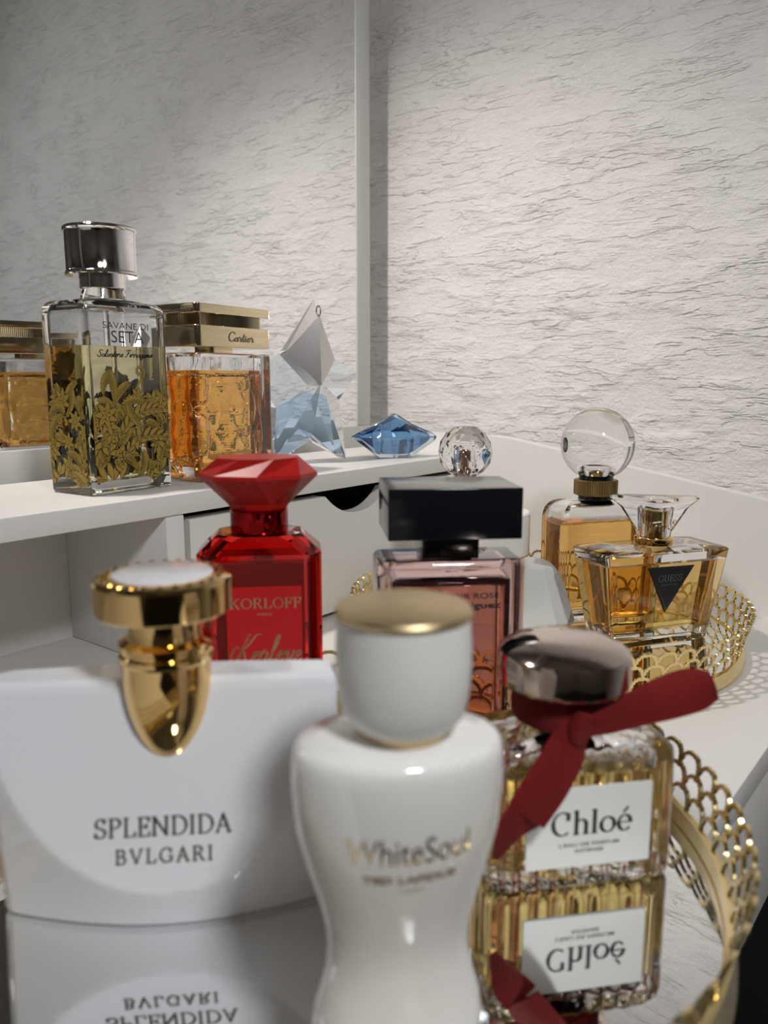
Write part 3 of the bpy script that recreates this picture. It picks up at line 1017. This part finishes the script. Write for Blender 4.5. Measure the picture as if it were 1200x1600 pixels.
# ---- flared amber bottle with black triangle ---------------------------------------------
def flared_bottle():
    t = thing('perfume_bottle', 'flared amber bottle with black triangle label and crystal cap on the far tray', 'perfume bottle', (0.5450, 0.1918, FZ), -33)
    ox = -0.0010
    z = 0.0025
    hx0, hx1, hy0, hy1, H = 0.0395, 0.0500, 0.0165, 0.0225, 0.0655
    mb = MB()

    def rings(d, za, zb, n=9, bulge=0.0016):
        R = []
        for k in range(n):
            q = k / (n - 1)
            zz = za + (zb - za) * q
            u = zz / H
            hx, hy = hx0 + (hx1 - hx0) * u - d, hy0 + (hy1 - hy0) * u - d
            ring = []
            for (x, y, _) in rrect(hx, hy, 0.004, zz, (0, 0), 5):
                # faces sag inward a little
                s_ = 1 - (x / hx) ** 2
                ring.append((x + ox, y - math.copysign(bulge * s_, y) * (1 if abs(y) > hy * 0.7 else 0), zz))
            R.append(ring)
        return R
    o1 = rings(0, 0.0006, H - 0.001, 9)
    lid = [[(x * 0.97 + ox * 0.03, y * 0.94, H + 0.0004) for x, y, _ in o1[-1]], [(x * 0.60 + ox * 0.4, y * 0.62, H + 0.0024) for x, y, _ in o1[-1]]]
    mb.loft([[(x * 0.985 + ox * 0.015, y * 0.96, 0.0002) for x, y, _ in o1[0]]] + o1 + lid)
    mb.loft(rings(0.0062, 0.0105, H - 0.007, 8), 0, True)
    mb.build('glass_body', M['glass'], t)
    mb = MB(); mb.loft(rings(0.0060, 0.0103, H - 0.0085, 8)); mb.build('perfume', liquid('golden_perfume', (0.95, 0.69, 0.26)), t)
    c = (ox + 0.0020, 0)
    cyl([(0.0105, H + 0.0018), (0.0128, H + 0.0020), (0.0132, H + 0.0030), (0.0132, H + 0.0062), (0.0125, H + 0.0070), (0.0112, H + 0.0075)], M['gold'], 'collar', t, 40, c)
    cyl([(0.0088, H + 0.0075), (0.0088, H + 0.0150), (0.0094, H + 0.0153), (0.0094, H + 0.0163), (0.0080, H + 0.0166), (0.0080, H + 0.0270), (0.0060, H + 0.0285)], M['gold'], 'atomizer', t, 32, c)
    # triangular crystal cap flaring upward, one edge to the front
    mb = MB()

    def tri(rf, rs, zz, bl=0.25):
        P = [(0, -rf), (rs, rf * 0.55), (-rs, rf * 0.55)]
        ring = []
        for i in range(3):
            p, a, b = Vector(P[i]), Vector(P[i - 1]), Vector(P[(i + 1) % 3])
            ring += [tuple(p.lerp(a, bl)), tuple(p.lerp(b, bl))]
        ct, st_ = cos(radians(-30)), sin(radians(-30))
        return [(x * ct - y * st_ + c[0], x * st_ + y * ct + c[1], zz) for x, y in ring]
    mb.loft([tri(0.0150, 0.0165, H + 0.0072, 0.3), tri(0.0152, 0.0172, H + 0.0105, 0.3), tri(0.0185, 0.0262, H + 0.0265, 0.14), tri(0.0205, 0.0325, H + 0.0330, 0.06), tri(0.0190, 0.0300, H + 0.0348, 0.08)])
    mb.lathe([(0.0100, H + 0.0073), (0.0100, H + 0.0285), (0.0085, H + 0.0300)], 32, c, flip=True, cap0=False)
    mb.build('crystal_cap', M['glass'], t, 20)
    # label: thin black triangle tilted with the front face
    sl = (hy1 - hy0) / H

    def yf(zz):
        return -(hy0 + sl * zz) + 0.0007
    mb = MB()
    T = [(-0.0268, 0.0560), (0.0100, 0.0555), (-0.0095, 0.0232)]
    T = [(x + 0.0085, zz) for x, zz in T]
    cxx, czz = sum(p[0] for p in T) / 3, sum(p[1] for p in T) / 3
    fr = [(x, yf(zz) - 0.0012, zz) for x, zz in T]
    bk = [(x, yf(zz) + 0.0010, zz) for x, zz in T]
    mb.loft([bk[::-1], fr[::-1]])
    lb = mb.build('triangle_label', M['black_label'], t, 0)
    mb = MB()
    for k in range(3):
        a = Vector(T[k]).lerp(Vector((cxx, czz)), 0.11); b = Vector(T[(k + 1) % 3]).lerp(Vector((cxx, czz)), 0.11)
        nn = 22
        for j in range(nn):
            p = a.lerp(b, (j + 0.15) / nn); q = a.lerp(b, (j + 0.7) / nn)
            d = (q - p).normalized() * 0.00012
            d = Vector((-d.y, d.x))
            mb.add([(pp.x, yf(pp.y) - 0.0013, pp.y) for pp in (p - d, q - d, q + d, p + d)], [(0, 1, 2, 3)])
    for k in range(3):
        p = Vector(T[k]).lerp(Vector((cxx, czz)), 0.10)
        mb.lathe([(0.0005, 0)], 10) if False else None
        mb.add([(p.x + 0.0005 * cos(2 * pi * i / 10), yf(p.y) - 0.00135, p.y + 0.0005 * sin(2 * pi * i / 10)) for i in range(10)], [tuple(range(10))])
    mb.build('label_stitching', M['letter_silver'], lb, 0)
    letter('label_lettering', [pen('GUESS', -0.0095, 0.0093, 0.0455, 0.0046, 0.15, 0.05), sans('SEDUCTIVE', -0.0070, 0.0060, 0.0426, 0.0435)], M['grey_ink'], lb, lambda x, zz: (x, yf(zz) - 0.0014, zz))
    return t


flared_bottle()


# ---- white faceted bottle ----------------------------------------------------------------
def white_faceted():
    t = thing('perfume_bottle', 'white faceted bottle with clear glass edges and round white cap with gold ring', 'perfume bottle', (0.455, 0.261, FZ), -50)
    z = 0.0025

    def oct_(hx, hy, ch, zz):
        return [(hx, -hy + ch, zz), (hx, hy - ch, zz), (hx - ch, hy, zz), (-hx + ch, hy, zz), (-hx, hy - ch, zz), (-hx, -hy + ch, zz), (-hx + ch, -hy, zz), (hx - ch, -hy, zz)]
    mb = MB()
    mb.loft([oct_(0.0335, 0.010, 0.004, 0.0003), oct_(0.0375, 0.012, 0.005, 0.006), oct_(0.0495, 0.015, 0.0065, 0.0225), oct_(0.0395, 0.0135, 0.0055, 0.0535), oct_(0.0345, 0.0115, 0.004, 0.0595)])
    mb.build('glass_edge', M['glass'], t, 0)
    mb = MB()
    mb.loft([oct_(0.027, 0.0155, 0.006, 0.0001), oct_(0.031, 0.0185, 0.007, 0.005), oct_(0.0435, 0.0240, 0.0095, 0.0228), oct_(0.0350, 0.0205, 0.0085, 0.0530), oct_(0.0325, 0.0185, 0.007, 0.0598), oct_(0.016, 0.011, 0.004, 0.0622)])
    mb.build('white_body', mat('frosted_white_glass', (0.72, 0.72, 0.69), 0.18, coat=0.6), t, 0)
    c = (-0.005, 0)
    cyl([(0.0125, 0.0600), (0.0125, 0.0650 + z)], M['gold'], 'neck_ring', t, 40, c)
    cyl([(0.0150, 0.0640 + z), (0.0240, 0.0645 + z), (0.0240, 0.0655 + z)], M['gold'], 'gold_ring', t, 56, c)
    cyl([(0.0238, 0.0655 + z), (0.0240, 0.0660 + z), (0.0240, 0.0920 + z), (0.0232, 0.0930 + z), (0.020, 0.0932 + z)], M['cream_gloss'], 'cap', t, 56, c)
    return t


white_faceted()


# ---- dusky rose bottle with black block cap ----------------------------------------------
def black_cap_bottle():
    t = thing('perfume_bottle', 'square plum glass bottle with pink front and wide black rectangular cap', 'perfume bottle', (0.3006, 0.2004, NZ), -46)
    hx, hy = 0.0412, 0.0195
    mb = MB()
    mb.loft(rbox(hx, hy, 0.0004, 0.0915, 0.005, 0.002, (0, 0), 5, 5, 0.0045))
    mb.loft(rbox(hx - 0.0080, hy - 0.0040, 0.010, 0.0810, 0.003, 0.002, (0, 0), 4, 4, 0.004), 0, True)
    mb.build('glass_body', mat('plum_glass', (0.78, 0.58, 0.57), 0.0, trans=1.0, ior=1.5), t)
    mb = MB()
    mb.loft(rbox(hx - 0.0112, hy - 0.0037, 0.0102, 0.0765, 0.002, 0.001, (0, 0), 3, 3, 0.001))
    mb.build('perfume', liquid('pink_perfume', (0.96, 0.64, 0.54)), t)
    mb = MB()     # dark lining left, right and above the pink window
    a_, b_ = hx - 0.0112, hx - 0.0084
    for x_0, x_1, z_0, z_1 in ((-b_, -a_ - 0.0002, 0.011, 0.0800), (a_ + 0.0002, b_, 0.011, 0.0800), (-a_, a_, 0.0768, 0.0800)):
        mb.box(x_0, x_1, -hy + 0.0045, hy - 0.0045, z_0, z_1)
    mb.build('plum_lining', mat('dark_plum_lacquer', (0.05, 0.012, 0.014), 0.15, coat=0.3), t, 0)
    mb = MB(); mb.loft(rbox(0.0158, 0.0130, 0.0915, 0.1075, 0.001, 0.0004)); mb.build('neck', M['black'], t)
    mb = MB(); mb.loft(rbox(0.0362, 0.0265, 0.1045, 0.1322, 0.0006, 0.0006)); mb.build('cap', M['black'], t)
    y = facey(-hy - 0.0002)
    letter('front_lettering', [sans('MUSC NOIR ROSE', -0.0235, 0.0262, 0.0700, 0.0732, 0.014), sans('narciso rodriguez', -0.030, 0.0270, 0.0632, 0.0680, 0.03)], M['ink'], t, y)
    return t


nearer(black_cap_bottle(), 0.81, 0.0256, 0.013, 0.060)


# ---- red bottle --------------------------------------------------------------------------
def red_bottle():
    t = thing('perfume_bottle', 'deep red glass bottle with slanted shoulders and faceted red gem cap', 'perfume bottle', (0.2500, 0.2670, NZ), -45)

    def oc(hx, hy, ch, zz, c=(0, 0)):
        return [(c[0] + x, c[1] + y, zz) for x, y in ((hx, -hy + ch), (hx, hy - ch), (hx - ch, hy), (-hx + ch, hy), (-hx, hy - ch), (-hx, -hy + ch), (-hx + ch, -hy), (hx - ch, -hy))]
    red = mat('ruby_glass', (0.86, 0.035, 0.025), 0.0, trans=1.0, ior=1.5)
    ox = -0.003
    c = (ox, 0)
    hx, hy = 0.0345, 0.0205
    mb = MB()
    mb.loft([oc(hx - 0.001, hy - 0.001, 0.007, 0.0003, c), oc(hx, hy, 0.007, 0.0015, c), oc(hx, hy, 0.007, 0.0935, c), oc(0.0235, 0.0150, 0.006, 0.1040, c), oc(0.012, 0.012, 0.0045, 0.1048, c)])
    mb.loft([oc(hx - 0.005, hy - 0.005, 0.005, 0.008, c), oc(hx - 0.005, hy - 0.005, 0.005, 0.0905, c), oc(0.020, 0.0115, 0.004, 0.0995, c)], 0, True)
    mb.build('glass_body', red, t, 0)
    mb = MB(); mb.loft([oc(hx - 0.0052, hy - 0.0052, 0.005, 0.0082, c), oc(hx - 0.0052, hy - 0.0052, 0.005, 0.0885, c)])
    mb.build('perfume', mat('red_lacquer_fill', (0.42, 0.012, 0.010), 0.15, trans=0.35, ior=1.4), t, 0)
    mb = MB(); mb.box(-0.0215, 0.0200, -hy - 0.0006, -hy + 0.0004, 0.010, 0.0762)
    lb = mb.build('front_plate', mat('scarlet_plate', (0.50, 0.012, 0.010), 0.4, spec=0.3), t, 0)
    cyl([(0.0160, 0.1045), (0.0163, 0.1050), (0.0163, 0.1165), (0.0150, 0.1170)], mat('red_metal', (0.38, 0.012, 0.016), 0.12, 1.0), 'neck', t, 40, c)
    # gem cap
    mb = MB()
    n = 8
    ex = 1.0
    rg = lambda r, zz, ph, sy=0.8: [(ox + r * cos(2 * pi * (i + ph) / n), r * sy * sin(2 * pi * (i + ph) / n), zz) for i in range(n)]
    mb.loft([rg(0.0165, 0.1172, 0.5), rg(0.0185, 0.1205, 0.5), rg(0.0335, 0.1355, 0), rg(0.0330, 0.1375, 0), rg(0.0240, 0.1462, 0.5)])
    mb.build('gem_cap', mat('ruby_gem', (0.50, 0.016, 0.011), 0.32, trans=0.35, ior=1.45, spec=0.2), t, 0)
    y = facey(-hy - 0.0008)
    letter('plate_lettering', [pen('KORLOFF', -0.0255 + 0.006, 0.0192, 0.0640, 0.0056, 0.17, 0.05), sans('PARIS', -0.0045, 0.0035, 0.0598, 0.0612),
                               pen('Korlove', -0.0200, 0.0190, 0.0325, 0.0150, 0.075, 0.03, SC, 0.35, 0.02)], M['letter_gold'], lb, y)
    return t


nearer(red_bottle(), 0.805, 0.0266, 0.012, 0.022)


# ---- white half-disc bottle with gold bullet cap -----------------------------------------
def half_disc():
    t = thing('perfume_bottle', 'wide white lacquered bottle with gold bullet stopper on the near tray', 'perfume bottle', (0.1580, 0.2180, NZ), -46)
    Hh = 0.0820
    mb = MB()
    n = 64
    # the front is a flat moon, its lower edge an arc; outside the arc the face falls back to the foot

    def yfront(x, z):
        q = z / Hh
        yp = -0.0275 + 0.0185 * q
        e = sqrt((x / 0.0575) ** 2 + ((z - 0.086) / 0.0715) ** 2)
        return yp + max(0.0, e - 1) * 0.0715 * 0.48

    rings = []
    levels = [0.0, 0.0006, 0.0018] + [0.004 + 0.0745 * k / 46 for k in range(47)] + [0.0802, 0.0813, Hh]
    for z in levels:
        q = z / Hh
        ins = 0.0012 * (1 - z / 0.0018) if z < 0.0018 else (0.0018 * ((z - 0.0785) / (Hh - 0.0785)) ** 2 if z > 0.0785 else 0)
        half = 0.0568 - ins
        ring = []
        for i in range(n):
            x = -half + 2 * half * i / (n - 1)
            edge = 0.0022 * max(0, abs(x) / half - 0.955) / 0.045
            ring.append((x, yfront(x, z) + ins + edge ** 1.0, z))
        for i in range(n):
            x = half - 2 * half * i / (n - 1)
            edge = 0.0022 * max(0, abs(x) / half - 0.955) / 0.045
            ring.append((x, (0.0180 - 0.0100 * q) * (1 - 0.35 * (x / half) ** 2) - ins - edge, z))
        rings.append(ring)
    mb.loft(rings)
    mb.build('white_body', M['white_gloss'], t, 14)
    # gold bullet
    cy = -0.0075
    prof = []
    for k in range(0, 20):
        a = k / 19
        prof.append((0.0001 + 0.0143 * sin(pi / 2 * a ** 0.62), 0.0515 + 0.0345 * a))
    up = 0.0068
    prof += [(r, q + up) for r, q in [(0.0146, 0.0820), (0.0152, 0.0830), (0.0152, 0.0846), (0.0144, 0.0854), (0.0144, 0.0866), (0.0150, 0.0872), (0.0150, 0.0884), (0.0120, 0.0896), (0.0116, 0.0930), (0.0119, 0.0975),
             (0.0150, 0.0982), (0.0214, 0.0986), (0.0219, 0.0992), (0.0220, 0.1086), (0.0216, 0.1096), (0.0205, 0.1100), (0.0165, 0.1103)]]
    mb = MB(); mb.lathe(prof, 72, (0.001, cy))
    st = mb.build('gold_stopper', M['gold'], t, 22)
    # faint engraved letters round the rim are raised studs
    mb = MB()
    for k in range(26):
        a = 2 * pi * k / 26
        x, y = 0.001 + 0.0187 * cos(a), cy + 0.0187 * sin(a)
        mb.lathe([(0.0011, 0.1096 + up), (0.0009, 0.1106 + up)], 8, (x, y))
    mb.build('rim_studs', M['gold'], st, 30)
    cyl([(0.0160, 0.1100 + up), (0.0160, 0.1108 + up), (0.0150, 0.1111 + up)], M['enamel'], 'enamel_inlay', st, 56, (0.001, cy))

    def front(x, z):
        return (x, yfront(x, z) - 0.0003, z)
    letter('front_lettering', [pen('SPLENDIDA', -0.0218, 0.0215, 0.0330, 0.0058, 0.17, 0.07), pen('BVLGARI', -0.0155, 0.0152, 0.0246, 0.0044, 0.19, 0.10, GL, 0, 0.16)], M['letter_silver'], t, front)
    return t


half_disc()


# ---- white curvy bottle ------------------------------------------------------------------
def curvy_white():
    t = thing('perfume_bottle', 'glossy white waisted bottle with satin gold topped round cap, nearest the camera', 'perfume bottle', (0.157, 0.1175, NZ), -40)
    z = 0.0015
    E = 0.72
    prof = [(0.0225, 0.0002), (0.0236, 0.002), (0.0238, 0.006), (0.0226, 0.012), (0.0208, 0.018), (0.0196, 0.024), (0.0193, 0.029), (0.0200, 0.035), (0.0222, 0.044), (0.0252, 0.054),
            (0.0271, 0.063), (0.0279, 0.071), (0.0281, 0.077), (0.0280, 0.0815), (0.0276, 0.0842), (0.0267, 0.0858), (0.0250, 0.0868), (0.0200, 0.0874), (0.0115, 0.0880)]
    prof = [(r, q + z) for r, q in prof]
    mb = MB(); mb.lathe(prof, 80, (-0.0012, 0), 1.0, E)
    mb.build('white_body', M['cream_gloss'], t, 50)
    cyl([(0.0115, 0.0870 + z), (0.0118, 0.0918 + z)], M['satin_gold'], 'gold_ring', t, 56)
    cyl([(0.0112, 0.0901 + z), (0.0136, 0.0907 + z), (0.0156, 0.0930 + z), (0.0167, 0.0970 + z), (0.0173, 0.1025 + z), (0.0175, 0.109 + z), (0.0169, 0.1187 + z)], M['cream_matte'], 'cap', t, 64, angle=60)
    cyl([(0.0169, 0.1187 + z), (0.0174, 0.1192 + z), (0.0175, 0.1200 + z), (0.0170, 0.1209 + z), (0.0160, 0.1212 + z)], M['satin_gold'], 'cap_disc', t, 64)

    def wrap(x, zz):
        for (r0, a), (r1, b) in zip(prof, prof[1:]):
            if a <= zz <= b:
                r = r0 + (r1 - r0) * (zz - a) / (b - a)
                break
        u = (x + 0.0012) / r
        return (x, -r * E * sqrt(max(0, 1 - u * u)) - 0.00025, zz)
    letter('front_lettering', [sans('WhiteSoul', -0.0178, 0.0128, 0.0635, 0.0705, -0.002)], M['pale_gold'], t, wrap)
    letter('maker_lettering', [sans('TED LAPIDUS', -0.0140, 0.0095, 0.0580, 0.0602, 0.03), sans('PARIS', -0.0045, 0.0010, 0.0555, 0.0563)], M['letter_bronze'], t, wrap)
    return t


curvy_white()


# ---- ribbed yellow bottle with ribbon ----------------------------------------------------
def ribbed_bottle():
    t = thing('perfume_bottle', 'pleated glass bottle of yellow perfume with white label, silver cap and red ribbon', 'perfume bottle', (0.260, 0.1185, NZ), -42)
    hx, hy = 0.0340, 0.0185
    z = 0.0015

    def pleat(hx_, hy_, zz, amp, m_=1):
        ring = []
        per = 0.0066
        base = rrect(hx_, hy_, 0.0045, 0, (0, 0), 3)
        ref = rrect(hx, hy, 0.0045, 0, (0, 0), 3)
        acc = 0.0
        for i in range(len(base)):
            a, b = Vector(base[i]), Vector(base[(i + 1) % len(base)])
            L_ = (b - a).length
            k = max(1, int(round((Vector(ref[i]) - Vector(ref[(i + 1) % len(ref)])).length / 0.0008)))
            d = (b - a).normalized()
            nrm = Vector((d.y, -d.x, 0))
            for j in range(k):
                p = a.lerp(b, j / k)
                s_ = abs(p.x) < hx_ * 0.97 and abs(p.y) > hy_ * 0.9
                ph = (p.x if s_ else p.y) / per * pi
                w = amp * (abs(cos(ph)) - 0.5) if L_ > 0.004 else 0
                p2 = p + nrm * w
                ring.append((p2.x, p2.y, zz))
        return ring
    mb = MB()
    lv = [(0.93, 0.0003, 0.0004), (0.985, 0.0015, 0.0012), (1, 0.004, 0.0016), (1, 0.0445, 0.0016), (0.985, 0.0475, 0.0014), (0.93, 0.0500, 0.0012), (0.82, 0.0522, 0.0009), (0.55, 0.0542, 0.0004), (0.40, 0.0550, 0.0)]
    mb.loft([pleat(hx * (k if k > 0.9 else k), hy * (k if k > 0.9 else k ** 0.8), zz + z * (zz > 0.01), amp) for k, zz, amp in lv])
    mb.loft(rbox(hx - 0.0050, hy - 0.0050, 0.0075, 0.0470 + z, 0.003, 0.002, (0, 0), 4, 3, 0.004), 0, True)
    mb.build('glass_body', M['glass'], t, 50)
    mb = MB(); mb.loft(rbox(hx - 0.0048, hy - 0.0048, 0.0073, 0.0420, 0.003, 0.002, (0, 0), 4, 3, 0.001))
    mb.build('perfume', liquid('yellow_perfume', (0.95, 0.78, 0.32)), t)
    mb = MB(); mb.box(-0.0225, 0.0235, -hy - 0.0016, -hy - 0.0004, 0.0098, 0.0395)
    lb = mb.build('front_label', M['paper'], t, 0)
    cc = (-0.003, 0)
    cyl([(0.0120, 0.0550 + z), (0.0120, 0.0700 + z)], M['rose_silver'], 'neck', t, 40, cc)
    cap = [(0.0150, 0.0690 + z), (0.0205, 0.0692 + z), (0.0232, 0.0700 + z), (0.0238, 0.0710 + z), (0.0238, 0.0800 + z), (0.0232, 0.0815 + z), (0.021, 0.0832 + z), (0.016, 0.0852 + z), (0.010, 0.0864 + z), (0.004, 0.0870 + z)]
    cyl(cap, M['rose_silver'], 'cap', t, 72, cc, 25)
    letter('label_lettering', [pen('Chloé', -0.0130, 0.0158, 0.0222, 0.0086, 0.165, 0.045, GL, 0, 0.03)], M['ink'], lb, facey(-hy - 0.0018))
    letter('small_lettering', [sans("L'EAU DE PARFUM", -0.0105, 0.0118, 0.0176, 0.0190, 0.01), sans('INTENSE', -0.0045, 0.0060, 0.0152, 0.0165, 0.01)], M['grey_ink'], lb, facey(-hy - 0.0018))
    # ribbon: wound round the neck, a knot in front, two free ends
    rb_m = M['ribbon']
    mb = MB()
    prof = [(0.0128, 0.0560), (0.0178, 0.0566), (0.0186, 0.0590), (0.0184, 0.0650), (0.0172, 0.0690), (0.0128, 0.0695)]
    mb.lathe([(r, q + z) for r, q in prof], 48, cc)
    mb.uv = [(0.0, v[2] * 600) for v in mb.v]
    rb = mb.build('ribbon', rb_m, t, 40)

    def strip(name, path, widths, wdir, cup=0.0):
        """ribbon band along a path; wdir gives the width direction per point"""
        mb = MB()
        P = [Vector(p) for p in path]
        m_ = 9
        rings = []
        uv = []
        for i, p in enumerate(P):
            tg = (P[min(i + 1, len(P) - 1)] - P[max(i - 1, 0)]).normalized()
            wd = Vector(wdir[i])
            wd = (wd - tg * wd.dot(tg)).normalized()
            nr = tg.cross(wd).normalized()
            w = widths[i] / 2
            f, b = [], []
            for j in range(m_):
                s_ = -1 + 2 * j / (m_ - 1)
                q = p + wd * w * s_ + nr * cup * w * (1 - s_ * s_)
                f.append(q + nr * 0.00035); b.append(q - nr * 0.00035)
            rings.append([tuple(x) for x in f] + [tuple(x) for x in b[::-1]])
            uv += [(i * 0.3, (-1 + 2 * j / (m_ - 1)) * 2.2) for j in range(m_)] + [(i * 0.3, (1 - 2 * j / (m_ - 1)) * 2.2) for j in range(m_)]
        mb.loft(rings)
        mb.uv = uv
        return mb.build(name, rb_m, rb, 50)

    def spline(ctrl, n=8):
        out = []
        P = [ctrl[0]] + ctrl + [ctrl[-1]]
        for i in range(1, len(P) - 2):
            for k in range(n):
                q = k / n
                out.append(tuple(0.5 * (2 * P[i][a] + (P[i + 1][a] - P[i - 1][a]) * q + (2 * P[i - 1][a] - 5 * P[i][a] + 4 * P[i + 1][a] - P[i + 2][a]) * q * q
                                        + (3 * P[i][a] - P[i - 1][a] - 3 * P[i + 1][a] + P[i + 2][a]) * q ** 3) for a in range(len(P[i]))))
        out.append(ctrl[-1])
        return out
    # (x, y, z, width, wx, wy, wz)
    up = spline([(-0.004, -0.0200, 0.0615, 0.006, -0.2, 0.5, 0.8), (0.0045, -0.0200, 0.0632, 0.0085, -0.2, 0.5, 0.8), (0.0160, -0.0185, 0.0662, 0.0120, -0.2, 0.6, 0.8),
                 (0.0300, -0.0165, 0.0690, 0.0152, -0.15, 0.6, 0.8), (0.0410, -0.0150, 0.0706, 0.0150, 0.0, 0.6, 0.8), (0.0480, -0.0140, 0.0708, 0.0100, 0.25, 0.6, 0.8)])
    strip('ribbon_end', [p[:3] for p in up], [p[3] for p in up], [p[4:] for p in up], 0.22)
    dn = spline([(-0.0055, -0.0200, 0.0625, 0.0090, 1, -0.3, -0.2), (-0.0090, -0.0215, 0.0575, 0.0122, 1, -0.3, -0.3), (-0.0118, -0.0230, 0.0530, 0.0138, 1, -0.3, -0.35), (-0.0178, -0.0250, 0.0445, 0.0145, 0.9, -0.35, -0.4), (-0.0250, -0.0258, 0.0345, 0.0140, 0.8, -0.3, -0.4)])
    strip('ribbon_end', [p[:3] for p in dn], [p[3] for p in dn], [p[4:] for p in dn], 0.16)
    fl = spline([(-0.0245, -0.0250, 0.0352, 0.0135, 0.9, -0.1, -0.3), (-0.0300, -0.0240, 0.0285, 0.0110, 0.9, 0.1, -0.3), (-0.0345, -0.0230, 0.0180, 0.0030, 1, 0.2, -0.3)])
    strip('ribbon_end', [p[:3] for p in fl], [p[3] for p in fl], [p[4:] for p in fl], 0.1)
    mb = MB()
    pts = [(-0.0030 - 0.004 * k / 10, -0.0212, 0.0668 - 0.0095 * k / 10) for k in range(11)]
    mb.tube(pts, [0.0022 + 0.0022 * sin(pi * (0.12 + 0.76 * k / 10)) for k in range(11)], 12)
    mb.uv = [(0, v[2] * 600) for v in mb.v]
    mb.build('ribbon_knot', rb_m, rb, 60)
    return t


ribbed_bottle()
